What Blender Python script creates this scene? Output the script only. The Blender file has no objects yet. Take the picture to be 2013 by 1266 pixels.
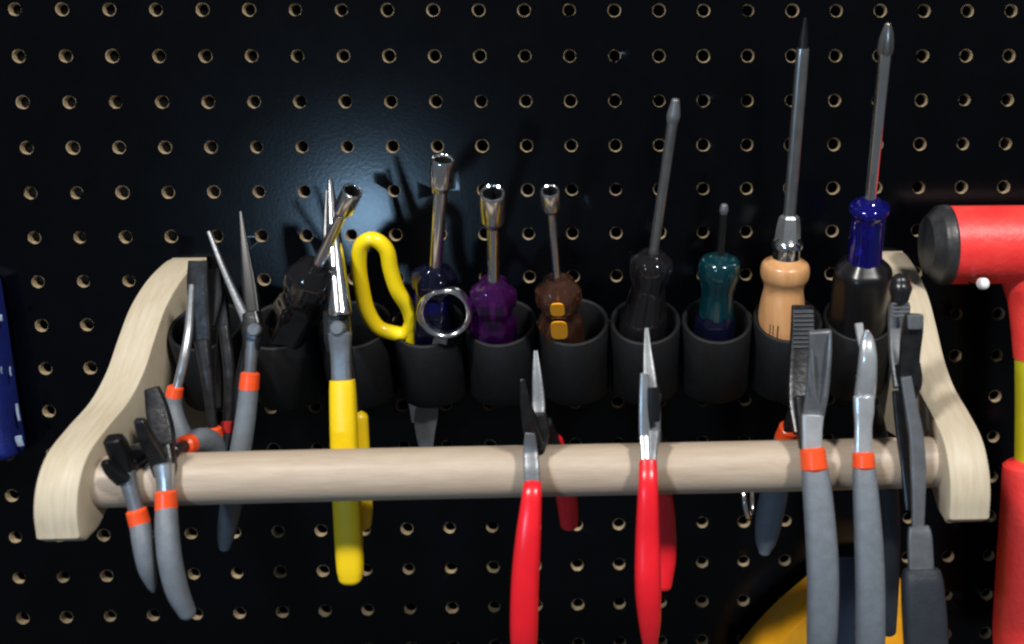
import bpy, bmesh, math, random
import numpy as np
from mathutils import Matrix, Vector
random.seed(7)
sc = bpy.context.scene
C = sc.collection

# ------------------------------------------------------------------ camera
# The pegboard face is the plane Y = 0, X to the right, Z up, 25.4 mm hole grid
# (hole column 0, row 0 is the origin).  Lengths below are millimetres.
CAM_F = 2000.0                      # focal length in pixels of a 2013 px wide picture
CAM_T = np.array([331.45, -589.5, -56.4])
CAM_PP = (1306.5, 483.0)            # principal point: the photograph is a crop
def _rot(v):
    v = np.array(v, float); t = np.linalg.norm(v); k = v / t
    K = np.array([[0, -k[2], k[1]], [k[2], 0, -k[0]], [-k[1], k[0], 0]])
    return np.eye(3) + math.sin(t) * K + (1 - math.cos(t)) * K @ K
CAM_R = _rot([.13198, -.04591, -.00584]) @ np.array([[1, 0, 0], [0, 0, -1.], [0, 1, 0]])
cam_d = bpy.data.cameras.new('camera'); cam = bpy.data.objects.new('camera', cam_d); C.objects.link(cam)
r, d_, f_ = CAM_R
M = Matrix(((r[0], -d_[0], -f_[0]), (r[1], -d_[1], -f_[1]), (r[2], -d_[2], -f_[2]))).to_4x4()
M.translation = Vector(CAM_T * .001)
cam.matrix_world = M
cam_d.sensor_fit = 'HORIZONTAL'; cam_d.sensor_width = 36
cam_d.lens = CAM_F / 2013 * 36
cam_d.shift_x = -(CAM_PP[0] - 1006.5) / 2013
cam_d.shift_y = (CAM_PP[1] - 633) / 2013
cam_d.clip_start = .01; cam_d.clip_end = 50
cam_d.dof.use_dof = True; cam_d.dof.focus_distance = .535; cam_d.dof.aperture_fstop = 7.0
sc.camera = cam

# ------------------------------------------------------------------ world, lamps, exposure
w = bpy.data.worlds.new('World'); sc.world = w; w.use_nodes = True
w.node_tree.nodes['Background'].inputs[0].default_value = (.80, .90, 1, 1)
w.node_tree.nodes['Background'].inputs[1].default_value = .11
def area(name, loc, target, sx, sy, watts, col):
    l = bpy.data.lights.new(name, 'AREA'); l.shape = 'RECTANGLE'; l.size = sx; l.size_y = sy
    l.energy = watts; l.color = col
    o = bpy.data.objects.new(name, l); C.objects.link(o); o.location = loc
    o.rotation_euler = (Vector(target) - Vector(loc)).to_track_quat('-Z', 'Y').to_euler()
    return o
MID = (.288, -.08, -.20)
area('ceiling_lamp', (-.46, -1.30, 1.15), MID, .18, .14, 33, (1, .97, .93))
area('ceiling_lamp', (1.06, -1.32, 1.15), MID, .18, .14, 32, (1, .97, .93))
area('sheen_lamp', (-.06, -1.00, -.215), (.20, 0, -.12), .05, .05, 1.75, (.40, .68, 1))  # small bluish lamp added to give the board its sheen
sc.view_settings.view_transform = 'Standard'; sc.view_settings.look = 'None'
sc.view_settings.exposure = 0; sc.view_settings.gamma = 1; sc.view_settings.use_curve_mapping = False
sc.cycles.use_denoising = True
sc.cycles.filter_width = 2.3
sc.cycles.max_bounces = 10; sc.cycles.transmission_bounces = 8
sc.cycles.caustics_reflective = False; sc.cycles.caustics_refractive = False

# ------------------------------------------------------------------ measuring helpers
def at(x, y, d):
    """world point (mm) on the sight line of photo pixel x, y that stands d mm in front of the board"""
    v = CAM_R.T @ np.array([(x - CAM_PP[0]) / CAM_F, (y - CAM_PP[1]) / CAM_F, 1.])
    return CAM_T + v * ((-d - CAM_T[1]) / v[1])
def depth(p): return float((CAM_R @ (np.array(p) - CAM_T))[2])
def mm(p, px): return px * depth(p) / CAM_F
def proj(p):
    c = CAM_R @ (np.array(p) - CAM_T)
    return CAM_PP[0] + CAM_F * c[0] / c[2], CAM_PP[1] + CAM_F * c[1] / c[2]

# ------------------------------------------------------------------ materials
MATS = {}
def mat(name, base, rough=.5, metal=0., var=.0, vscale=60, bump=0., bscale=300, trans=0., coat=0., ior=1.5,
        stretch=(1, 1, 1), col2=None, spec=.5, rvar=.0):
    m = bpy.data.materials.new(name); m.use_nodes = True
    nt = m.node_tree; b = nt.nodes['Principled BSDF']; N = nt.nodes.new; L = nt.links.new
    b.inputs['Roughness'].default_value = rough; b.inputs['Metallic'].default_value = metal
    b.inputs['Transmission Weight'].default_value = trans; b.inputs['Coat Weight'].default_value = coat
    b.inputs['Coat Roughness'].default_value = .12; b.inputs['IOR'].default_value = ior
    b.inputs['Specular IOR Level'].default_value = spec
    tc = N('ShaderNodeTexCoord'); mp = N('ShaderNodeMapping'); mp.inputs['Scale'].default_value = stretch
    L(tc.outputs['Object'], mp.inputs['Vector'])
    if var or col2:
        n = N('ShaderNodeTexNoise'); n.inputs['Scale'].default_value = vscale; n.inputs['Detail'].default_value = 6
        n.inputs['Roughness'].default_value = .65
        L(mp.outputs[0], n.inputs['Vector'])
        mx = N('ShaderNodeValToRGB'); c2 = col2 or [max(0, c * (1 - var)) for c in base]
        mx.color_ramp.elements[0].position = .32; mx.color_ramp.elements[1].position = .68
        mx.color_ramp.elements[0].color = (*c2, 1); mx.color_ramp.elements[1].color = (*base, 1)
        L(n.outputs['Fac'], mx.inputs[0]); L(mx.outputs[0], b.inputs['Base Color'])
        if rvar:
            mr = N('ShaderNodeMapRange'); mr.inputs[3].default_value = rough - rvar; mr.inputs[4].default_value = rough + rvar
            L(n.outputs['Fac'], mr.inputs[0]); L(mr.outputs[0], b.inputs['Roughness'])
    else:
        b.inputs['Base Color'].default_value = (*base, 1)
    if bump:
        n2 = N('ShaderNodeTexNoise'); n2.inputs['Scale'].default_value = bscale; n2.inputs['Detail'].default_value = 4
        L(mp.outputs[0], n2.inputs['Vector'])
        bp = N('ShaderNodeBump'); bp.inputs['Strength'].default_value = bump; bp.inputs['Distance'].default_value = .001
        L(n2.outputs['Fac'], bp.inputs['Height']); L(bp.outputs[0], b.inputs['Normal'])
    MATS[name] = m
    return m
mat('board_black', (.0007, .0009, .0016), .185, var=.4, vscale=40, bump=.03, bscale=500, rvar=.02, spec=.21)
mat('hardboard', (.46, .35, .21), .8, var=.5, vscale=700, bump=.4, bscale=1500)
mat('wall', (.004, .004, .004), .9)  # near-black: the darkness of the gap behind the board put into the colour
mat('bracket_wood', (.51, .45, .34), .55, col2=(.43, .355, .245), vscale=45, stretch=(9, .9, .9), bump=.15, bscale=160)
mat('dowel_wood', (.43, .35, .27), .5, col2=(.355, .275, .20), vscale=60, stretch=(.6, 5, 5), bump=.14, bscale=200)
mat('tube_black', (.0055, .006, .007), .55, var=.4, vscale=150, bump=.2, bscale=900, spec=.25)
mat('rail_black', (.006, .006, .006), .7)
mat('chrome', (.86, .87, .88), .15, 1., var=.12, vscale=90)
mat('satin_steel', (.48, .50, .52), .30, .8, var=.25, vscale=160, bump=.05, bscale=500)
mat('bright_steel', (.60, .63, .66), .24, .6, var=.2, vscale=120, bump=.05, bscale=500)
mat('shaft_steel', (.36, .36, .355), .28, .9, var=.3, vscale=140, stretch=(3, 3, .5))
mat('grey_steel', (.17, .18, .195), .38, .45, var=.3, vscale=120, bump=.1, bscale=600)
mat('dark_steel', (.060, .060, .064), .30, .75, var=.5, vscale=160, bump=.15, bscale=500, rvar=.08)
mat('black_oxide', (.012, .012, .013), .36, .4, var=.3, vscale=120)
mat('grey_rubber', (.135, .155, .18), .52, var=.22, vscale=180, bump=.2, bscale=900)
mat('dark_grip', (.022, .026, .034), .5, var=.25, vscale=150, bump=.2, bscale=900)
mat('orange_plastic', (.86, .085, .018), .3, var=.15, vscale=200)
mat('dark_red_plastic', (.30, .012, .012), .35)
mat('yellow_vinyl', (.88, .60, .008), .36, var=.12, vscale=80, bump=.06, bscale=400)
mat('scissor_yellow', (.90, .66, .008), .26, var=.06, vscale=60)
mat('red_vinyl', (.74, .012, .022), .27, var=.15, vscale=60, bump=.04, bscale=400)
mat('mallet_red', (.80, .052, .042), .45, col2=(.74, .028, .028), vscale=60, bump=.3, bscale=350)
mat('mallet_yellow', (.50, .46, .012), .4, var=.15, vscale=60)
mat('black_rubber', (.014, .014, .016), .42, col2=(.035, .036, .040), vscale=90, bump=.3, bscale=250)
mat('purple_acetate', (.38, .035, .54), .04, trans=.93, spec=.7)
mat('amber_acetate', (.62, .26, .15), .04, trans=.94, spec=.7)
mat('blue_acetate', (.012, .012, .40), .06, trans=.80, spec=.7)
mat('smoke_acetate', (.10, .095, .11), .05, trans=.93, spec=.7)
mat('teal_plastic', (.0012, .026, .034), .14, coat=.4, var=.2, vscale=90)
mat('navy_acetate', (.03, .035, .14), .05, trans=.9, spec=.7)
mat('black_plastic', (.005, .005, .006), .3, var=.3, vscale=90)
mat('label_orange', (.90, .36, .012), .4)
mat('beech', (.58, .31, .135), .36, col2=(.48, .235, .095), vscale=60, stretch=(5, 5, .7), coat=.25)
mat('glint_white', (.85, .85, .83), .3)  # white that stands in for the glint on the hook end
mat('ink', (.05, .025, .015), .6)
mat('blue_fabric', (.006, .018, .20), .6, var=.45, vscale=70, bump=.4, bscale=700)
mat('white_thread', (.26, .33, .42), .8, var=.5, vscale=400)
mat('case_yellow', (.84, .40, .012), .42, col2=(.78, .30, .008), vscale=55, bump=.2, bscale=300)
mat('case_navy', (.012, .018, .035), .35)

# ------------------------------------------------------------------ object helpers
ORG = {}
def thing(name, label, cat, base, group=None):
    o = bpy.data.objects.new(name, None); C.objects.link(o); o.empty_display_size = .01
    o.location = Vector(np.array(base) * .001); ORG[o.name] = np.array(base, float)
    o['label'] = label; o['category'] = cat
    if group: o['group'] = group
    return o
def link(name, V, F, material, parent=None, sharp=35, smooth=True, label=None, mi=None):
    org = ORG[parent.name] if parent is not None else np.zeros(3)
    me = bpy.data.meshes.new(name)
    me.from_pydata([tuple((np.array(v) - org) * .001) for v in V], [], F)
    bm = bmesh.new(); bm.from_mesh(me); bmesh.ops.recalc_face_normals(bm, faces=bm.faces); bm.to_mesh(me); bm.free()
    for m in (material if isinstance(material, (list, tuple)) else [material]): me.materials.append(MATS[m])
    if mi is not None: me.polygons.foreach_set('material_index', mi)
    if smooth:
        me.shade_smooth(); me.set_sharp_from_angle(angle=math.radians(sharp))
    o = bpy.data.objects.new(name, me); C.objects.link(o)
    if parent is not None: o.parent = parent
    ORG[o.name] = org
    if label: o['label'] = label
    return o
def catmull(A, res):
    A = np.array(A, float)
    if len(A) < 3 or res <= 1: return A
    P = np.vstack([2 * A[0] - A[1], A, 2 * A[-1] - A[-2]])
    out = []
    for i in range(1, len(P) - 2):
        for k in range(res):
            t = k / res; a, b, c, d = P[i - 1], P[i], P[i + 1], P[i + 2]
            out.append(.5 * (2 * b + (c - a) * t + (2 * a - 5 * b + 4 * c - d) * t * t + (3 * b - a - 3 * c + d) * t ** 3))
    out.append(P[-2]); return np.array(out)
def unit(v): v = np.array(v, float); return v / (np.linalg.norm(v) + 1e-12)
def sweep(name, pts, W, T, material, parent, side=(1, 0, 0), n=18, power=2., res=5, caps=('flat', 'flat'), closed=False,
          flute=0, famp=0., sharp=35, label=None, hollow=None):
    """solid swept along pts (mm) with half-width W along side and half-thickness T across"""
    k = len(pts)
    W = list(W) if hasattr(W, '__len__') else [W] * k
    T = list(T) if hasattr(T, '__len__') else [T] * k
    D = np.hstack([np.array(pts, float), np.array(W)[:, None], np.array(T)[:, None]])
    if closed:
        D = np.vstack([D[-2:], D, D[:3]]); D = catmull(D, res)[2 * res:-2 * res - 1][:]
        D = D[:k * res]
    else:
        D = catmull(D, res)
        D[:, 3:] = np.maximum(D[:, 3:], .05)
        for e in (0, 1):
            if caps[e] == 'round':
                i0 = 0 if e == 0 else -1
                nb = D[1] if e == 0 else D[-2]
                t = unit(D[i0, :3] - nb[:3]); R = min(D[i0, 3], D[i0, 4])
                ex = [np.concatenate([D[i0, :3] + t * R * math.sin(a), D[i0, 3:] * max(math.cos(a), .04)]) for a in np.linspace(.25, math.pi / 2, 5)]
                D = np.vstack([ex[::-1], D]) if e == 0 else np.vstack([D, ex])
            elif caps[e] == 'bevel':
                i0 = 0 if e == 0 else -1
                nb = D[1] if e == 0 else D[-2]
                t = unit(D[i0, :3] - nb[:3]); h = min(D[i0, 3], D[i0, 4]) * .22
                ex = [np.concatenate([D[i0, :3] + t * h, D[i0, 3:] - h])]
                D = np.vstack([ex[::-1], D]) if e == 0 else np.vstack([D, ex])
    V = []; F = []; m = len(D)
    sp = np.array(side, float)
    for i in range(m):
        if closed: t = unit(D[(i + 1) % m, :3] - D[i - 1, :3])
        else: t = unit(D[min(i + 1, m - 1), :3] - D[max(i - 1, 0), :3])
        s = unit(sp - t * (t @ sp)); nn = np.cross(t, s)
        for j in range(n):
            a = 2 * math.pi * j / n; c, q = math.cos(a), math.sin(a)
            c2 = math.copysign(abs(c) ** (2 / power), c); q2 = math.copysign(abs(q) ** (2 / power), q)
            g = 1 + famp * math.cos(flute * a) if flute else 1
            V.append(D[i, :3] + s * D[i, 3] * c2 * g + nn * D[i, 4] * q2 * g)
    rng = range(m) if closed else range(m - 1)
    for i in rng:
        for j in range(n):
            a, b = i * n, ((i + 1) % m) * n
            F.append((a + j, a + (j + 1) % n, b + (j + 1) % n, b + j))
    if not closed:
        F.append(tuple(range(n))[::-1]); F.append(tuple((m - 1) * n + j for j in range(n)))
    return link(name, V, F, material, parent, sharp, label=label)
def px(L):
    """[(x, y, d, half width in photo pixels)] -> points, half widths in mm"""
    P = [at(x, y, d) for x, y, d, _ in L]
    return P, [mm(p, q[3]) for p, q in zip(P, L)]
def psweep(name, L, material, parent, flat=1., **kw):
    P, Wd = px(L)
    return sweep(name, P, Wd, [q * flat for q in Wd], material, parent, **kw)
def box(name, c, half, material, parent, axes=None, bev=.15, label=None):
    c = np.array(c, float); ax = np.eye(3) if axes is None else np.array([unit(a) for a in axes])
    bm = bmesh.new(); bmesh.ops.create_cube(bm, size=2)
    for v in bm.verts: v.co = Vector(c + sum(v.co[i] * half[i] * ax[i] for i in range(3)))
    if bev: bmesh.ops.bevel(bm, geom=list(bm.edges), offset=bev * min(half) * 2, segments=2, profile=.5, affect='EDGES')
    V = [tuple(v.co) for v in bm.verts]; bm.verts.index_update(); F = [tuple(v.index for v in f.verts) for f in bm.faces]; bm.free()
    return link(name, V, F, material, parent, label=label)
def disc(name, c, axis, rad, h, material, parent, n=20):
    c = np.array(c, float); a = unit(axis)
    return sweep(name, [c - a * h, c + a * h], [rad, rad], [rad, rad], material, parent, side=(.12, .3, .9) if abs(a[2]) < .8 else (1, 0, 0), n=n, caps=('bevel', 'bevel'), res=1)

# ------------------------------------------------------------------ the setting: pegboard and the wall behind it
def pegboard():
    S = 25.4; NS = 16; V = []; F = []; MI = []; rnd = random.Random(3)
    idx = {}
    def vid(p):
        k = (round(p[0], 3), round(p[1], 3), round(p[2], 3))
        if k not in idx: idx[k] = len(V); V.append(p)
        return idx[k]
    for c in range(-6, 30):
        for rr in range(-6, 22):
            x0 = c * S; z0 = -rr * S
            R = 3.45 + rnd.uniform(-.12, .15); ch = rnd.uniform(.06, .26)
            rings = [[], [], [], []]
            for j in range(NS):
                a = 2 * math.pi * j / NS; u, v = math.cos(a), math.sin(a); q = max(abs(u), abs(v))
                rings[0].append(vid((x0 + u / q * S / 2, 0, z0 + v / q * S / 2)))
                jt = rnd.uniform(-.10, .16)
                rings[1].append(vid((x0 + u * (R + ch + jt), 0, z0 + v * (R + ch + jt))))
                rings[2].append(vid((x0 + u * R, ch * .8 + .05, z0 + v * R)))
                rings[3].append(vid((x0 + u * (R - .12), 4.2, z0 + v * (R - .15))))
            for k in range(3):
                for j in range(NS):
                    F.append((rings[k][j], rings[k][(j + 1) % NS], rings[k + 1][(j + 1) % NS], rings[k + 1][j])); MI.append(0 if k == 0 else 1)
    o = link('pegboard', V, F, ['board_black', 'hardboard'], sharp=30, mi=MI)
    o['kind'] = 'structure'
    return o
pegboard()
o = link('wall', [(-500, 32, -900), (1100, 32, -900), (1100, 32, 500), (-500, 32, 500)], [(0, 1, 2, 3)], 'wall'); o['kind'] = 'structure'

# ------------------------------------------------------------------ the rack
XL0, XL1, XR0, XR1 = 77.5, 96.5, 479.5, 498.5
rack = thing('tool_rack', 'pale wooden wall rack with curved end brackets, dowel and black tubes', 'tool rack', (288, -8, -241))
front = catmull([(2, -139), (14, -139.5), (36, -145.5), (57, -156), (72, -169), (87, -183.5), (104, -193.5), (125, -199.5), (143, -206), (153, -216), (157, -228), (156.5, -240)], 5)
under = catmull([(151, -243.5), (140, -242), (131, -237), (118, -231), (95, -229), (60, -232), (25, -238), (2, -240)], 4)
prof = [tuple(q) for q in front] + [tuple(q) for q in under]
def bracket(x0, x1):
    n = len(prof); A = np.array(prof); cen = A.mean(0)
    V = []; F = []
    b = 1.6
    # inset outline for a rounded-over edge
    T = np.roll(A, -1, 0) - np.roll(A, 1, 0); Nn = np.stack([T[:, 1], -T[:, 0]], 1); Nn /= np.linalg.norm(Nn, axis=1)[:, None]
    if ((Nn * (A - cen)).sum(1)).mean() < 0: Nn = -Nn
    layers = [(x0, b), (x0 + b * .3, b * .3), (x0 + b, 0), (x1 - b, 0), (x1 - b * .3, b * .3), (x1, b)]
    for x, ins in layers:
        for (d, z) in A - Nn * ins: V.append((x, -d, z))
    for k in range(len(layers) - 1):
        for j in range(n): F.append((k * n + j, k * n + (j + 1) % n, (k + 1) * n + (j + 1) % n, (k + 1) * n + j))
    F.append(tuple(range(n))); F.append(tuple((len(layers) - 1) * n + j for j in range(n)))
    return link('end_bracket', V, F, 'bracket_wood', rack, sharp=40)
bracket(XL0, XL1); bracket(XR0, XR1)
DD, DZ, DR = 134.0, -221.5, 11.8
sweep('dowel', [(XL1 - 6, -DD, DZ - 1.2), (200, -DD, DZ - .3), (380, -DD, DZ), (XR0 + 6, -DD, DZ + .6)], [DR] * 4, [DR] * 4, 'dowel_wood', rack, side=(0, 0, 1), n=40, res=4)
TILT = math.radians(22); CUT = math.radians(9)
TA = np.array([0, -math.sin(TILT), math.cos(TILT)]); TN = np.array([0, -math.cos(TILT), -math.sin(TILT)])   # axis, towards the front
PITCH = (XR0 - XL1) / 10.; TR = PITCH / 2 - .35
RIM_D = 57.0; RIM_Z = float(at(1111, 630, RIM_D)[2])
def tube(i):
    cx = XL1 + PITCH * (i + .5); rim = np.array([cx, -RIM_D, RIM_Z]); n = 40; V = []; F = []
    Lb = 43.0
    rings = [(-Lb, TR - .5, 0), (-Lb + .6, TR, 0), (-.8, TR, 1), (-.15, TR - .7, 1), (-.15, TR - 1.7, 1), (-.9, TR - 2.4, 1), (-Lb + .6, TR - 2.4, 0), (-Lb, TR - 2.0, 0)]
    for s, rad, top in rings:
        for j in range(n):
            a = 2 * math.pi * j / n; u, v = math.cos(a), math.sin(a)
            h = s - (v * rad * math.tan(CUT) if top else 0)
            V.append(rim + np.array([1, 0, 0]) * u * rad + TN * v * rad + TA * h)
    k = len(rings)
    for q in range(k):
        for j in range(n):
            a, b = q * n, ((q + 1) % k) * n
            F.append((a + j, a + (j + 1) % n, b + (j + 1) % n, b + j))
    return link('tube', V, F, 'tube_black', rack, sharp=50)
for i in range(10): tube(i)
rc = np.array([288, -RIM_D, RIM_Z]) - TA * 29 - TN * (TR + 3.2)
box('back_rail', rc, (191.2, 3.0, 12), 'rail_black', rack, axes=((1, 0, 0), TN, TA), bev=.1)

# ------------------------------------------------------------------ hand drivers standing in the tubes
def along(base, tip, y):
    lo, hi = -.8, 1.2
    for _ in range(50):
        m = (lo + hi) / 2
        if proj(base + (tip - base) * m)[1] > y: lo = m
        else: hi = m
    return base + (tip - base) * (lo + hi) / 2
def axis_for(bx, by, tx, ty, tilt, bd=RIM_D):
    b = at(bx, by, bd); lo, hi = bd - 60, bd + 220
    for _ in range(60):
        m = (lo + hi) / 2; t = at(tx, ty, m)
        if (m - bd) < math.tan(math.radians(tilt)) * (t[2] - b[2]): lo = m
        else: hi = m
    return b, at(tx, ty, (lo + hi) / 2)
def turned(name, base, tip, L, material, parent, label=None, **kw):
    """turned body on the tool's axis; L = [(photo y on the axis, half width px)] from bottom to top"""
    P = [along(base, tip, y) for y, _ in L]; W = [mm(p, q) for p, (_, q) in zip(P, L)]
    kw.setdefault('n', 24); kw.setdefault('res', 4)
    return sweep(name, P, W, W, material, parent, label=label, **kw)
def socket(base, tip, y0, y1, half, parent):
    """hollow hexagon-mouthed nut socket"""
    P0, P1 = along(base, tip, y0), along(base, tip, y1)
    u = unit(P1 - P0); R = mm(P1, half); Ln = np.linalg.norm(P1 - P0)
    s = unit(np.array([1, 0, 0]) - u * u[0]); t = np.cross(u, s); n = 24; V = []; F = []
    prof_ = [(-Ln * .25, R * .45, 0), (0, R * .93, 0), (Ln * .1, R, 0), (Ln - R * .22, R, 0), (Ln - R * .10, R * .985, 0), (Ln - R * .02, R * .93, 0), (Ln, R * .87, 0), (Ln - R * .06, R * .80, 1), (Ln - R * .2, R * .74, 1), (Ln * .3, R * .72, 1), (Ln * .25, R * .05, 0)]
    for h, rad, hx in prof_:
        for j in range(n):
            a = 2 * math.pi * j / n; g = rad
            if hx: q = (a + math.pi / 6) % (math.pi / 3) - math.pi / 6; g = rad * .93 / math.cos(q)
            V.append(P0 + u * h + s * math.cos(a) * g + t * math.sin(a) * g)
    for k in range(len(prof_) - 1):
        for j in range(n): F.append((k * n + j, k * n + (j + 1) % n, (k + 1) * n + (j + 1) % n, (k + 1) * n + j))
    F.append(tuple((len(prof_) - 1) * n + j for j in range(n)))
    return link('socket', V, F, ['chrome', 'dark_steel'], parent, sharp=28, mi=[1 if k >= 8 * n else 0 for k in range(len(F))])  # chrome bore too; its shade is put in with the dark material
def foot(b, t): return along(b, t, 760)
GD = 'hand drivers standing in the tubes'
# nut driver leaning to the right, dark handle
b, t = axis_for(558, 665, 692, 376, 42)
D = thing('nut_driver', 'dark smoky handled nut driver leaning sideways across the long-nose pliers', 'nut driver', foot(b, t), GD)
turned('handle', b, t, [(745, 40), (660, 46), (610, 44), (585, 38), (560, 46), (540, 44), (528, 30)], 'smoke_acetate', D, flute=6, famp=.05, caps=('round', 'bevel'), n=36)
turned('shaft', b, t, [(610, 11), (500, 11), (400, 11)], 'chrome', D, n=16)
socket(b, t, 415, 374, 20, D)
# blue nut driver behind the steel ring
b, t = axis_for(846, 660, 871, 309, 25)
D = thing('nut_driver', 'tall nut driver with dark blue handle behind the steel finger ring', 'nut driver', foot(b, t), GD)
turned('handle', b, t, [(745, 34), (650, 42), (608, 41), (598, 38), (586, 33), (572, 36), (564, 42), (545, 43), (536, 38), (528, 24)], 'navy_acetate', D, flute=6, famp=.07, res=3, caps=('round', 'bevel'), n=36)
turned('band', b, t, [(598, 37), (574, 37)], 'blue_acetate', D)
turned('shaft', b, t, [(590, 12), (450, 13), (360, 14)], 'chrome', D, n=16)
socket(b, t, 366, 312, 23, D)
# purple nut driver
b, t = axis_for(971, 655, 968, 378, 40)
D = thing('nut_driver', 'nut driver with clear purple fluted handle and a wide socket', 'nut driver', foot(b, t), GD)
turned('handle', b, t, [(740, 34), (672, 41), (634, 41), (624, 38), (615, 33), (604, 34), (595, 41), (576, 42), (568, 38), (558, 26)], 'purple_acetate', D, flute=6, famp=.09, res=3, caps=('round', 'bevel'), n=36)
turned('shaft', b, t, [(640, 12), (540, 12), (410, 12)], 'chrome', D, n=16)
socket(b, t, 434, 378, 25, D)
# amber nut driver with orange labels
b, t = axis_for(1104, 660, 1081, 374, 38)
D = thing('nut_driver', 'nut driver with clear amber handle carrying orange patches', 'nut driver', foot(b, t), GD)
hd = turned('handle', b, t, [(740, 34), (672, 41), (634, 41), (624, 38), (615, 34), (604, 35), (594, 42), (572, 43), (564, 38), (554, 26)], 'amber_acetate', D, flute=6, famp=.07, res=3, caps=('round', 'bevel'), n=36)
ax = unit(t - b); sd = unit(np.array([1, 0, 0]) - ax * ax[0]); fr = np.cross(ax, sd)
if fr[1] > 0: fr = -fr
for y, hw, hh, off in ((578, 14, 4.6, 10.9), (618, 16.5, 6.8, 11.0)):
    c = along(b, t, y) + fr * off; pts = []
    for k in range(20):
        a = 2 * math.pi * k / 20; cc, ss = math.cos(a), math.sin(a)
        pts.append(c + sd * mm(c, hw) * math.copysign(abs(cc) ** .6, cc) + ax * hh * math.copysign(abs(ss) ** .6, ss))
    link('label_patch', pts + [q - fr * .8 for q in pts], [tuple(range(20))] + [tuple(range(20, 40))[::-1]] + [(k, (k + 1) % 20, 20 + (k + 1) % 20, 20 + k) for k in range(20)], 'label_orange', hd)
turned('shaft', b, t, [(620, 8), (540, 8), (410, 9)], 'chrome', D, n=16)
socket(b, t, 410, 374, 19, D)
# smoky screwdriver
b, t = axis_for(1262, 655, 1329, 192, 17, 52)
D = thing('screwdriver', 'long slim screwdriver with smoky black handle, leaning towards the teal one', 'screwdriver', foot(b, t), GD)
turned('handle', b, t, [(712, 40), (660, 47), (625, 46), (600, 40), (565, 34), (545, 38), (530, 41), (512, 40), (503, 30)], 'smoke_acetate', D, flute=6, famp=.02, caps=('round', 'bevel'), n=36)
turned('shaft', b, t, [(570, 10), (400, 10), (240, 11)], 'shaft_steel', D, n=16)
turned('tip', b, t, [(242, 11), (228, 13.5), (212, 11), (196, 8)], 'grey_steel', D, n=16, caps=('flat', 'bevel'))
# teal driver
b, t = axis_for(1404, 655, 1424, 402, 16, 52)
D = thing('screwdriver', 'short screwdriver with glossy teal green flared handle', 'screwdriver', foot(b, t), GD)
turned('handle', b, t, [(620, 35), (596, 33), (572, 33), (556, 37), (540, 41), (522, 41), (510, 36), (504, 20)], 'teal_plastic', D, caps=('flat', 'bevel'), n=32)
turned('lower_handle', b, t, [(712, 36), (660, 40), (628, 39), (612, 33)], 'navy_acetate', D, flute=6, famp=.04, caps=('round', 'flat'), n=36)
turned('shaft', b, t, [(520, 7), (460, 7), (416, 7)], 'black_oxide', D, n=12)
turned('tip', b, t, [(420, 7), (412, 9), (403, 7)], 'grey_steel', D, n=12, caps=('flat', 'bevel'))
# wooden handled screwdriver
b, t = axis_for(1533, 660, 1583, 36, 12, 51)
D = thing('screwdriver', 'long screwdriver with turned wooden handle and steel ferrule', 'screwdriver', foot(b, t), GD)
hd = turned('handle', b, t, [(712, 40), (665, 46), (620, 46), (590, 43), (568, 39), (556, 41), (544, 47), (530, 48.5), (518, 45), (511, 33)], 'beech', D, caps=('round', 'bevel'), n=36)
ax = unit(t - b); sd = unit(np.array([1, 0, 0]) - ax * ax[0]); fr = np.cross(ax, sd); fr = -fr if fr[1] > 0 else fr
for dx in (-7.4, -5.9, -3.6):
    c = along(b, t, 637); rr = mm(c, 46) + .05
    c = c + sd * dx + fr * math.sqrt(rr * rr - dx * dx)
    box('ink_stroke', c, (.32 if dx > -4 else .2, .2, 4.2), 'ink', hd, axes=(sd, fr, ax), bev=0)
turned('ferrule', b, t, [(535, 28), (488, 28), (485, 31), (476, 31), (471, 27)], 'chrome', D, n=28, res=2, caps=('flat', 'bevel'))
turned('bolster', b, t, [(474, 26), (450, 24), (436, 22), (427, 20)], 'satin_steel', D, n=6, res=2, caps=('flat', 'bevel'), sharp=20)
P = [along(b, t, y) for y in (430, 250, 110, 95)]
sweep('shaft', P, [mm(P[0], 12)] * 3 + [mm(P[0], 10)], [mm(P[0], 10)] * 4, 'shaft_steel', D, res=3, power=3)
P = [along(b, t, y) for y in (97, 70, 48, 36)]
sweep('tip', P, [mm(P[0], 10.5), mm(P[0], 8), mm(P[0], 5), mm(P[0], 2.5)], [mm(P[0], 10), 1.6, 1.0, .6], 'black_oxide', D, res=3, caps=('flat', 'bevel'))
# big black and blue screwdriver
b, t = axis_for(1684, 660, 1746, 46, 22, 54)
D = thing('screwdriver', 'big screwdriver with black handle and clear blue neck beside the end bracket', 'screwdriver', foot(b, t), GD)
turned('handle', b, t, [(712, 50), (680, 57), (600, 58), (545, 57), (528, 54), (518, 44)], 'black_plastic', D, flute=6, famp=.03, caps=('round', 'bevel'), n=36)
turned('neck', b, t, [(522, 37), (500, 34), (440, 33), (424, 34), (414, 40), (404, 38), (398, 26)], 'blue_acetate', D, caps=('flat', 'bevel'), n=30)
turned('shaft', b, t, [(460, 11), (300, 11.5), (105, 13)], 'chrome', D, n=18)
turned('tip', b, t, [(107, 13), (95, 14.5), (75, 13), (58, 9), (47, 5)], 'shaft_steel', D, n=24, flute=4, famp=.14, caps=('flat', 'bevel'))

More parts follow.
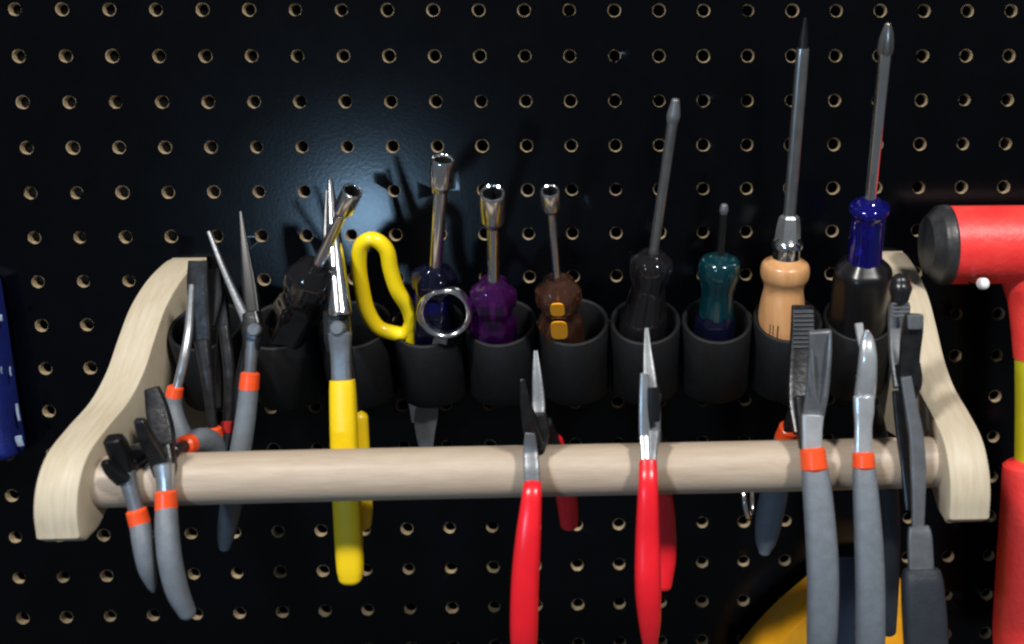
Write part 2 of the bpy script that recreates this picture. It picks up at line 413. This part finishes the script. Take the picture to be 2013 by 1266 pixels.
# ------------------------------------------------------------------ scissors and steel ring in the fourth tube
D = thing('scissors', 'scissors with a bright yellow loop handle standing in a tube', 'scissors', at(800, 760, 58))
loop = [(733, 470), (759, 490), (768, 530), (781, 570), (802, 605), (809, 636), (795, 655), (768, 653), (742, 642), (722, 610), (711, 565), (705, 520), (710, 483)]
P = [at(x, y, 62 + (680 - y) * .085) for x, y in loop]
sweep('loop_handle', P, [3.9] * len(P), [3.9] * len(P), 'scissor_yellow', D, side=(.05, 1, .25), closed=True, n=16, res=5)
psweep('stem', [(806, 640, 65.5, 14), (809, 675, 63, 13), (806, 720, 60, 12)], 'scissor_yellow', D, n=14, caps=('round', 'flat'))
psweep('blade', [(806, 715, 60, 10), (815, 790, 50, 12), (818, 830, 44, 9)], 'satin_steel', D, flat=.25)
D = thing('ring_tool', 'polished steel finger ring on a flat blade in front of the blue handle', 'ring tool', at(836, 875, 45))
P = []
cc = at(876, 613, 76); rr = mm(cc, 46)
for k in range(20):
    a = 2 * math.pi * k / 20; P.append(cc + np.array([math.cos(a) * rr, -math.sin(a) * rr * .22 + math.cos(a) * rr * .2, math.sin(a) * rr * 1.03]))
sweep('finger_ring', P, [3.6] * 20, [1.9] * 20, 'chrome', D, side=(.15, 1, .2), closed=True, n=14, res=3)
psweep('shank', [(868, 655, 72, 14), (858, 720, 62, 14), (848, 790, 52, 15)], 'satin_steel', D, flat=.4)
psweep('blade', [(848, 780, 53, 16), (838, 815, 48, 23), (836, 850, 46, 19), (838, 885, 45, 13)], 'grey_steel', D, flat=.14, power=4)

# ------------------------------------------------------------------ pliers
def pliers(name, label, base, parts, group=None, cat='pliers'):
    D = thing(name, label, cat, base, group)
    for p in parts:
        nm, L, m = p[:3]; kw = dict(p[3]) if len(p) > 3 else {}
        psweep(nm, L, m, D, **kw)
    return D
RND = dict(caps=('round', 'round')); RE = dict(caps=('flat', 'round')); BV = dict(caps=('bevel', 'bevel'), power=4); JW = dict(caps=('bevel', 'flat'), power=4)
def J(flat=.6, **k): d = dict(caps=('bevel', 'bevel'), power=4.5, flat=flat, sharp=28); d.update(k); return d
def band_of(x, y, d, h, x2, y2, d2, h2): return [(x, y, d, h), (x2, y2, d2, h2)]
BAND = dict(caps=('bevel', 'bevel'), res=1, n=20)
GP = 'pliers hung over the dowel'
GB = 'pliers hung behind the dowel'

# yellow long-nose pliers behind the dowel
D = pliers('long_nose_pliers', 'long-nose pliers with yellow dipped grips standing behind the dowel', at(690, 1150, 107), [
    ('jaw', [(649, 355, 70, 5), (653, 420, 77, 11.5), (660, 520, 88, 18), (668, 608, 97, 23), (669, 618, 98, 23)], 'chrome', dict(caps=('round', 'bevel'), flat=.9, power=2.)),
    ('jaw', [(644, 375, 64, 4), (645, 470, 74, 11), (650, 560, 83, 15), (652, 625, 89, 16)], 'dark_steel', J(.7)),
    ('pivot_block', [(661, 612, 93, 24), (664, 660, 95, 26), (666, 690, 97, 22)], 'dark_steel', J(.5)),
    ('arm', [(668, 655, 100, 22), (670, 700, 100, 19), (672, 756, 101, 19)], 'grey_steel', J(.5)),
    ('arm', [(676, 660, 90, 12), (688, 740, 88, 12), (698, 830, 88, 12)], 'dark_steel', J(.6)),
    ('grip', [(673, 747, 101, 24), (674, 780, 102, 25.5), (678, 900, 104, 27), (684, 1030, 105, 27), (688, 1110, 105, 26), (689, 1134, 105, 23)], 'yellow_vinyl', dict(caps=('flat', 'round'), flat=.72, power=2.6, n=24)),
    ('grip', [(702, 822, 88, 21), (706, 920, 89, 22), (711, 1000, 90, 21), (712, 1030, 90, 18)], 'yellow_vinyl', dict(caps=('round', 'round'), flat=.72, power=2.6)),
])
disc('rivet', at(664, 645, 101.5), (0, -1, .2), 3.6, 1.2, 'grey_steel', D)

# pliers C: thin arms with orange bands in front of the first tube
pliers('slim_pliers', 'slim pliers with one polished arm and orange collars beside the inner bracket face', at(400, 880, 104), [
    ('jaw', [(390, 514, 86, 19), (389, 560, 88, 20), (394, 630, 91, 19), (399, 690, 94, 15)], 'dark_steel', J(.35)),
    ('jaw', [(420, 530, 80, 14), (424, 580, 83, 15), (412, 640, 88, 12)], 'black_oxide', J(.5)),
    ('arm', [(398, 670, 93, 15), (406, 730, 97, 12), (413, 790, 100, 10), (419, 848, 102, 9)], 'dark_steel', J(.8, power=2.5)),
    ('arm', [(377, 560, 89, 6), (374, 605, 92, 7), (371, 650, 95.5, 8), (362, 705, 101, 9), (347, 768, 104, 9)], 'satin_steel', J(.9, power=2)),
    ('band', band_of(345, 762, 104, 15, 342, 779, 104, 16), 'orange_plastic', BAND),
    ('band', band_of(419, 843, 102, 16, 421, 860, 102, 17), 'orange_plastic', BAND),
    ('grip', [(342, 778, 104, 15), (341, 800, 105, 16), (347, 830, 107, 18), (362, 862, 108, 18), (380, 900, 108, 16)], 'grey_rubber', RE),
    ('grip', [(421, 858, 102, 16), (423, 890, 104, 18), (426, 950, 106, 18)], 'grey_rubber', RE)], GB)
# pliers F: dark, one arm shows
pliers('slim_pliers', 'slim blackened pliers with dark red collar, half hidden between brighter ones', at(446, 930, 98), [
    ('jaw', [(428, 538, 76, 6), (434, 580, 80, 11), (441, 650, 84, 12)], 'dark_steel', J(.7)),
    ('arm', [(440, 640, 84, 11), (450, 720, 89, 11), (450, 780, 92, 10), (447, 836, 95, 9)], 'dark_steel', J(.8, power=2.5)),
    ('arm', [(437, 640, 80, 9), (432, 720, 84, 9), (430, 800, 88, 9)], 'black_oxide', J(.8, power=2.5)),
    ('collar', band_of(447, 830, 95, 12, 446, 850, 96, 12), 'dark_red_plastic', BAND),
    ('grip', [(446, 849, 96, 11), (446, 890, 97, 12), (446, 950, 98, 12)], 'dark_grip', RE)], GB)
# pliers E: wide open needle jaws
D = pliers('needle_nose_pliers', 'needle-nose pliers with long thin jaws wide open and an orange collar', at(443, 1085, 106), [
    ('jaw', [(411, 456, 80, 3.5), (436, 520, 86, 5), (462, 580, 91, 6.5), (486, 632, 95, 9)], 'grey_steel', J(1.2)),
    ('jaw', [(473, 416, 72, 2.5), (483, 500, 80, 9), (492, 570, 86, 14), (500, 640, 92, 15)], 'black_oxide', J(.6)),
    ('pivot_block', [(492, 615, 94, 15), (497, 650, 96, 19), (495, 685, 97, 15)], 'dark_steel', J(.7)),
    ('arm', [(496, 670, 97, 13), (494, 705, 98, 11), (491, 740, 98, 11)], 'grey_steel', J(.9, power=2.5)),
    ('arm', [(490, 670, 92, 11), (470, 760, 92, 10), (462, 850, 93, 10)], 'black_oxide', J(.9, power=2.5)),
    ('band', band_of(492, 735, 98, 18, 489, 765, 99, 19), 'orange_plastic', BAND),
    ('grip', [(489, 764, 99, 18), (483, 820, 102, 19), (472, 890, 105, 20), (458, 970, 106, 21), (446, 1040, 106, 18), (442, 1072, 106, 12)], 'grey_rubber', RE)], GB)
disc('rivet', at(500, 648, 101), (0, -1, .2), 3.2, 1.2, 'grey_steel', D)

# small pliers next to the left bracket (A)
pliers('end_cutters', 'small dark end cutters hung on the dowel end nearest the blue pouch', at(300, 1165, 150), [
    ('jaw', [(222, 862, 152, 17), (231, 880, 150, 19), (243, 915, 148, 17), (254, 950, 148, 15)], 'black_oxide', J(.8)),
    ('jaw', [(206, 908, 156, 8), (222, 926, 153, 13), (244, 942, 150, 16)], 'black_oxide', J(.8)),
    ('pivot_block', [(246, 915, 144, 22), (275, 893, 138, 24), (296, 884, 134, 20)], 'dark_steel', J(.7)),
    ('arm', [(248, 930, 148, 18), (258, 965, 149, 15), (270, 1010, 150, 14)], 'grey_steel', J(.8, power=2.5)),
    ('arm', [(300, 885, 130, 14), (318, 905, 118, 13), (330, 930, 110, 13)], 'dark_steel', J(.8, power=2.5)),
    ('band', band_of(268, 1004, 150, 19, 275, 1029, 150, 20), 'orange_plastic', BAND),
    ('grip', [(275, 1028, 150, 19), (281, 1070, 154, 19), (289, 1115, 155, 17), (298, 1148, 153, 10), (301, 1160, 152, 5)], 'grey_rubber', RE),
    ('grip', [(328, 925, 110, 16), (340, 960, 104, 16)], 'grey_rubber', RE)], GP)
# B
pliers('flat_nose_pliers', 'flat-nose pliers with orange collar and curved grey grip hung next to the end cutters', at(380, 1215, 158), [
    ('jaw', [(299, 764, 128, 14), (308, 800, 130, 20), (318, 850, 134, 23), (325, 900, 138, 20)], 'dark_steel', J(.55)),
    ('jaw', [(274, 826, 158, 10), (286, 856, 154, 14), (305, 890, 148, 16), (318, 915, 146, 15)], 'dark_steel', J(.7)),
    ('pivot_block', [(316, 880, 142, 24), (322, 915, 145, 23), (324, 935, 147, 19)], 'dark_steel', J(.7)),
    ('arm', [(322, 915, 147, 20), (325, 945, 149, 17), (326, 975, 150, 17)], 'satin_steel', J(.8, power=2.5)),
    ('arm', [(336, 890, 138, 15), (352, 880, 130, 13), (366, 876, 124, 13)], 'dark_steel', J(.9, power=2.5)),
    ('band', band_of(326, 967, 150, 20, 327, 1000, 151, 21), 'orange_plastic', BAND),
    ('band', band_of(362, 877, 125, 21, 374, 873, 121, 21), 'orange_plastic', BAND),
    ('grip', [(327, 999, 151, 20), (328, 1040, 156, 21.5), (334, 1100, 160, 22), (348, 1160, 160, 21), (368, 1203, 158, 16)], 'grey_rubber', RE),
    ('grip', [(373, 873, 121, 20), (392, 866, 114, 25), (414, 874, 107, 25), (424, 910, 103, 22), (428, 960, 102, 18)], 'grey_rubber', RE)], GP)
# red pliers 1
D = pliers('needle_nose_pliers', 'red handled needle-nose pliers with jaws parted over the dowel', at(1032, 1340, 152), [
    ('jaw', [(1053, 690, 118, 4), (1056, 740, 122, 9.5), (1059, 795, 126, 13), (1056, 840, 131, 15)], 'grey_steel', J(.7)),
    ('jaw', [(1027, 746, 160, 4), (1032, 785, 157, 9), (1042, 830, 151, 15), (1052, 868, 145, 17)], 'dark_steel', J(.7)),
    ('pivot_block', [(1056, 815, 138, 18), (1058, 850, 138, 23), (1054, 885, 141, 18)], 'dark_steel', J(.6)),
    ('arm', [(1042, 850, 150, 10), (1043, 885, 149, 14), (1045, 920, 153, 16), (1047, 956, 156, 16)], 'grey_steel', J(.6)),
    ('arm', [(1070, 830, 126, 14), (1082, 855, 116, 13), (1092, 876, 111, 13)], 'dark_steel', J(.7)),
    ('grip', [(1047, 951, 156, 18), (1045, 980, 160, 20), (1038, 1060, 163, 25), (1032, 1150, 163, 27.5), (1030, 1250, 161, 27), (1032, 1320, 155, 20)], 'red_vinyl', dict(caps=('bevel', 'round'), flat=.75, power=2.5, n=24)),
    ('grip', [(1090, 866, 111, 17), (1102, 920, 104, 20), (1114, 980, 101, 21), (1119, 1030, 101, 18)], 'red_vinyl', dict(caps=('round', 'round'), flat=.75))], GP)
# red pliers 2
D = pliers('needle_nose_pliers', 'red handled needle-nose pliers with jaws closed to one fine point', at(1278, 1300, 152), [
    ('jaw', [(1271, 645, 130, 3.5), (1273, 690, 133, 8), (1277, 745, 137, 13), (1279, 790, 140, 16)], 'satin_steel', J(.5)),
    ('jaw', [(1267, 735, 142, 9), (1266, 790, 144, 10), (1267, 850, 145, 11), (1272, 880, 146, 11)], 'satin_steel', J(.8)),
    ('pivot_block', [(1282, 775, 139, 17), (1281, 820, 140, 18), (1279, 870, 143, 19)], 'grey_steel', J(.5)),
    ('rivet', [(1285, 762, 146, 11), (1286, 795, 146, 13), (1286, 828, 146, 11)], 'black_oxide', J(.35, power=2.5)),
    ('arm', [(1266, 860, 147, 10), (1268, 890, 151, 9), (1269, 914, 154, 9)], 'satin_steel', J(1)),
    ('arm', [(1285, 850, 145, 13), (1283, 890, 150, 9), (1281, 914, 153, 9)], 'grey_steel', J(1)),
    ('arm', [(1288, 850, 128, 13), (1298, 910, 115, 13), (1304, 975, 106, 13)], 'dark_steel', J(.8)),
    ('grip', [(1274, 908, 154, 18), (1274, 960, 160, 20), (1273, 1060, 161, 24), (1274, 1150, 163, 26), (1277, 1220, 160, 22), (1278, 1270, 156, 14)], 'red_vinyl', dict(caps=('bevel', 'round'), flat=.75, power=2.5, n=24)),
    ('grip', [(1300, 960, 107, 20), (1305, 1010, 102, 22), (1308, 1090, 100, 22), (1304, 1150, 102, 17)], 'red_vinyl', dict(caps=('round', 'round'), flat=.75))], GP)
# grey pliers Q
D = pliers('combination_pliers', 'heavy combination pliers with serrated open jaws and grey grips over the dowel', at(1614, 1330, 160), [
    ('jaw', [(1578, 602, 108, 22), (1577, 650, 110, 23), (1574, 720, 115, 24), (1572, 790, 122, 23), (1580, 850, 130, 21)], 'dark_steel', J(.5)),
    ('jaw', [(1612, 652, 150, 23), (1612, 700, 148, 23), (1606, 770, 146, 23), (1598, 818, 144, 22)], 'grey_steel', J(.35)),
    ('pivot_block', [(1585, 780, 134, 24), (1590, 830, 138, 25), (1592, 880, 142, 22)], 'dark_steel', J(.6)),
    ('arm', [(1597, 818, 147, 22), (1596, 850, 149, 20), (1597, 896, 152, 19)], 'bright_steel', J(.5)),
    ('arm', [(1572, 800, 124, 18), (1560, 830, 117, 17), (1551, 856, 112, 17)], 'dark_steel', J(.7)),
    ('band', band_of(1597, 886, 152, 26, 1601, 921, 154, 27), 'orange_plastic', BAND),
    ('band', band_of(1553, 842, 113, 22, 1545, 862, 110, 23), 'orange_plastic', BAND),
    ('grip', [(1601, 920, 154, 26), (1607, 970, 158, 29), (1615, 1070, 164, 31), (1618, 1150, 166, 31), (1616, 1240, 165, 30), (1612, 1310, 161, 26)], 'grey_rubber', dict(caps=('flat', 'round'), flat=.75, power=2.5, n=24)),
    ('grip', [(1545, 861, 110, 23), (1530, 930, 103, 27), (1514, 1010, 100, 28), (1506, 1060, 100, 22), (1503, 1084, 100, 12)], 'grey_rubber', dict(caps=('flat', 'round'), flat=.75))], GP)
for k in range(9):   # jaw serrations
    c = at(1579, 612 + k * 8.5, 113.2 + k * .25)
    box('tooth', c, (4.9, .55, .45), 'grey_steel', D, axes=((1, 0, 0), (0, -1, -.1), (0, -.1, 1)), bev=.3)
# bevelled cheeks on the front jaw
psweep('cutting_edge', [(1596, 690, 153, 2.5), (1598, 730, 152, 3), (1601, 770, 150, 1.5)], 'satin_steel', D, n=8)
psweep('cutting_edge', [(1632, 655, 153, 1.5), (1629, 710, 152, 3.5), (1622, 780, 150, 2)], 'satin_steel', D, n=8)
# grey pliers R
D = pliers('diagonal_cutters', 'diagonal cutters with polished curved jaw, straight grey grip over the dowel', at(1711, 1330, 160), [
    ('jaw', [(1704, 650, 150, 4), (1705, 668, 149, 13), (1706, 705, 151, 18), (1703, 750, 149, 20), (1700, 779, 146, 21)], 'bright_steel', J(.7, power=2.6)),
    ('jaw', [(1688, 637, 136, 8), (1692, 665, 138, 7.5), (1698, 700, 141, 5)], 'bright_steel', J(.9)),
    ('pivot_block', [(1697, 740, 138, 17), (1697, 800, 141, 20), (1697, 850, 143, 17)], 'dark_steel', J(.7)),
    ('arm', [(1698, 781, 149, 21), (1698, 808, 150, 20), (1697, 840, 151, 17), (1697, 898, 153, 19)], 'bright_steel', J(.5, power=3)),
    ('arm', [(1712, 790, 132, 16), (1730, 860, 117, 16), (1742, 925, 108, 16)], 'dark_steel', J(.7)),
    ('band', band_of(1697, 893, 153, 22, 1698, 917, 154, 23), 'orange_plastic', BAND),
    ('grip', [(1698, 916, 154, 22), (1702, 970, 158, 25), (1708, 1070, 163, 28), (1711, 1160, 165, 29), (1711, 1250, 164, 29), (1711, 1312, 161, 25)], 'grey_rubber', dict(caps=('flat', 'round'), flat=.75, power=2.5, n=24)),
    ('grip', [(1742, 915, 108, 20), (1747, 1000, 103, 22), (1749, 1120, 102, 20), (1747, 1240, 104, 15)], 'dark_grip', dict(caps=('flat', 'round'), flat=.75))], GP)  # rear grip in shadow: the shade is put into its darker material
# locking-type dark pliers S
D = pliers('hose_clamp_pliers', 'dark ball-ended clamp pliers with bare bent arms and black grip, nearest the mallet', at(1822, 1340, 163), [
    ('jaw', [(1768, 600, 128, 21), (1766, 650, 130, 20), (1768, 700, 134, 20), (1776, 760, 140, 20)], 'grey_steel', J(.5)),
    ('jaw', [(1797, 620, 152, 18), (1793, 650, 151, 21), (1788, 700, 149, 20), (1786, 755, 147, 20)], 'dark_steel', J(.5)),
    ('jaw_tip', [(1799, 620, 155, 16), (1799, 645, 155, 15)], 'grey_steel', J(.4)),
    ('pivot_block', [(1784, 715, 142, 24), (1788, 750, 143, 24), (1786, 780, 143, 16)], 'dark_steel', J(.6)),
    ('arm', [(1781, 742, 150, 11), (1789, 790, 151, 12), (1800, 850, 153, 14), (1805, 920, 155, 15), (1805, 990, 157, 13), (1804, 1042, 158, 12)], 'grey_steel', J(.5)),
    ('arm', [(1764, 770, 142, 10), (1770, 830, 143, 11), (1781, 910, 145, 12), (1790, 1000, 150, 11)], 'dark_steel', J(.7)),
    ('tang', [(1806, 1036, 159, 20), (1808, 1060, 160, 24), (1811, 1135, 161, 25)], 'grey_steel', J(.35, power=5)),
    ('grip', [(1812, 1122, 161, 36), (1813, 1150, 162, 41), (1818, 1230, 163, 43), (1823, 1330, 163, 42)], 'dark_grip', dict(caps=('bevel', 'round'), flat=.6, power=3.2, n=24))], GP)
c = at(1770, 566, 136); R = mm(c, 23)
sweep('ball_end', [c + np.array([0, 0, -R * .75]), c, c + np.array([0, 0, R * .45])], [R * .8, R, R * .85], [R * .8, R, R * .85], 'dark_steel', D, n=24, caps=('round', 'round'), res=4)
for k in range(4):
    box('tooth', at(1770, 597 + k * 8, 137.5), (4.3, .8, .5), 'grey_steel', D, bev=.3)

# ------------------------------------------------------------------ mallet on its hook
D = thing('mallet', 'red dead-blow mallet with black rubber face and yellow band on its handle', 'mallet', at(2030, 1340, 45))
MDH = 48.0
hc = at(2034, 480, MDH); zc = hc[2]; R = mm(hc, 77)
x_face = at(1836, 480, MDH)[0]; x_red = at(1886, 480, MDH + 20)[0]; xm = hc[0]
def xrow(xs, rs, name, m, **kw):
    return sweep(name, [(x, -MDH, zc) for x in xs], [R * q for q in rs], [R * q for q in rs], m, D, side=(0, 0, 1), n=40, **kw)
xrow([x_face, x_face + 1.5, x_face + 6, x_red + .3], [.93, 1.0, 1.03, 1.01], 'rubber_face', 'black_rubber', res=2, caps=('bevel', 'flat'))
xrow([x_red, x_red + 1, xm, 2 * xm - x_red - 1, 2 * xm - x_red], [.985, 1., 1., 1., .985], 'head', 'mallet_red', res=3, caps=('flat', 'flat'))
xrow([2 * xm - x_red - .3, 2 * xm - x_face - 6, 2 * xm - x_face - 1.5, 2 * xm - x_face], [1.01, 1.03, 1., .93], 'rubber_face', 'black_rubber', res=2, caps=('flat', 'bevel'))
psweep('neck', [(2034, 500, MDH, 70), (2034, 560, MDH, 62), (2033, 600, MDH, 50), (2032, 660, MDH, 43), (2031, 704, MDH, 38)], 'mallet_red', D, n=28, flat=.85)
psweep('handle_band', [(2031, 702, MDH, 36), (2031, 800, MDH, 35), (2031, 914, MDH, 36)], 'mallet_yellow', D, n=28, flat=.85)
psweep('grip', [(2031, 906, MDH, 42), (2031, 911, MDH, 55), (2031, 924, MDH, 60), (2030, 1000, MDH, 63), (2029, 1120, MDH, 70), (2028, 1250, MDH, 75), (2028, 1330, MDH, 66)], 'mallet_red', D, n=28, flat=.8, caps=('bevel', 'round'))
def hook(label, x, y, d, rad, up=8):
    p = at(x, y, d); H = thing('peg_hook', label, 'peg hook', (p[0], -1, p[2]), 'steel pegboard hooks')
    sweep('prong', [(p[0], 2, p[2]), (p[0], -d * .5, p[2] - .3), (p[0], -d + 4, p[2]), (p[0], -d, p[2] + 1.0)], [rad] * 4, [rad] * 4, 'chrome', H, side=(1, 0, 0), n=14, caps=('flat', 'round'))
    box('back_plate', (p[0], -1.2, p[2] + 6), (6, 1.1, 12), 'satin_steel', H)
    sweep('tip_glint', [(p[0], -d + 3, p[2] + .2), (p[0], -d - 1.5, p[2] + .9)], [rad * 1.12] * 2, [rad * 1.3] * 2, 'glint_white', H, n=14, res=1, caps=('bevel', 'round'))  # glint on the steel end, put in as a white piece
    return H
hook('steel hook with bright rounded end under the red mallet head', 1933, 560, 76, 2.4)
p = at(1466, 985, 14)
H = thing('peg_hook', 'small bent chrome wire hook peeking out below the dowel', 'peg hook', p, 'steel pegboard hooks')
sweep('wire', [at(1460, 930, 4), at(1461, 955, 16), at(1464, 990, 22), at(1471, 1018, 20), at(1478, 1006, 12), at(1478, 965, 6)], [1.5] * 6, [1.5] * 6, 'chrome', H, side=(0, 1, 0), n=12, caps=('round', 'round'))

# ------------------------------------------------------------------ yellow tool case at the lower right
out = [(1440, 1290), (1480, 1240), (1520, 1198), (1560, 1162), (1600, 1130), (1640, 1108), (1690, 1098), (1735, 1104), (1762, 1124), (1774, 1160), (1778, 1230), (1780, 1330), (1776, 1400), (1440, 1400), (1425, 1340)]
Db = at(1650, 1400, 12)
D = thing('tool_case', 'yellow orange rounded plastic case hanging low behind the grey pliers grips', 'tool case', Db)
A = catmull([tuple(at(x, y, 16)[[0, 2]]) for x, y in out], 4)[:-1]; n = len(A); cen = A.mean(0)
V = []; F = []
for d, s in ((10, .97), (13, 1.), (34, 1.), (42, .97), (46, .90), (47, .6)):
    for q in A: g = cen + (q - cen) * s; V.append((g[0], -d, g[1]))
for k in range(5):
    for j in range(n): F.append((k * n + j, k * n + (j + 1) % n, (k + 1) * n + (j + 1) % n, (k + 1) * n + j))
F += [tuple(range(n)), tuple(5 * n + j for j in range(n))]
link('shell', V, F, 'case_yellow', D, sharp=50)
psweep('belt_clip', [(1668, 1095, 54, 28), (1668, 1120, 55, 30), (1668, 1220, 56, 30), (1668, 1320, 54, 28)], 'case_navy', D, flat=.3, power=4, caps=('bevel', 'bevel'))

# ------------------------------------------------------------------ blue pouch at the left edge
edge = [(-4, 545), (8, 620), (20, 705), (32, 790), (45, 868)]
D = thing('tool_pouch', 'blue fabric pouch with pale stitching, hanging beside the wooden rack', 'pouch', at(-40, 893, 14))
E = [tuple(at(x, y, 5)[[0, 2]]) for x, y in edge] + [tuple(at(x, y, 5)[[0, 2]]) for x, y in [(40, 890), (0, 897), (-60, 900), (-160, 900), (-200, 880), (-190, 700), (-170, 540), (-90, 520)]]
A = catmull(E + [E[0]], 4)[:-1]; n = len(A); cen = A.mean(0); V = []; F = []
for d, s in ((2, .98), (5, 1.), (14, 1.), (20, .965), (23, .88), (25, .5)):
    for q in A: g = cen + (q - cen) * s; V.append((g[0], -d, g[1]))
for k in range(5):
    for j in range(n): F.append((k * n + j, k * n + (j + 1) % n, (k + 1) * n + (j + 1) % n, (k + 1) * n + j))
F += [tuple(range(n)), tuple(5 * n + j for j in range(n))]
bag = link('bag', V, F, 'blue_fabric', D, sharp=60)
for (x0, y0, x1, y1, w_) in [(20, 722, 22, 738, .9), (33, 795, 38, 826, 1.7), (36, 858, 41, 876, 4.2), (0, 620, 2, 630, 2.6), (1, 722, 2, 734, 2.), (0, 877, 2, 888, 2.6)]:
    a, b2 = at(x0, y0, 14.3), at(x1, y1, 14.3)
    sweep('stitch', [a, (a + b2) / 2 + np.array([0, -.4, 0]), b2], [mm(a, w_ * 1.6)] * 3, [.5] * 3, 'white_thread', bag, n=8, res=2, caps=('round', 'round'))
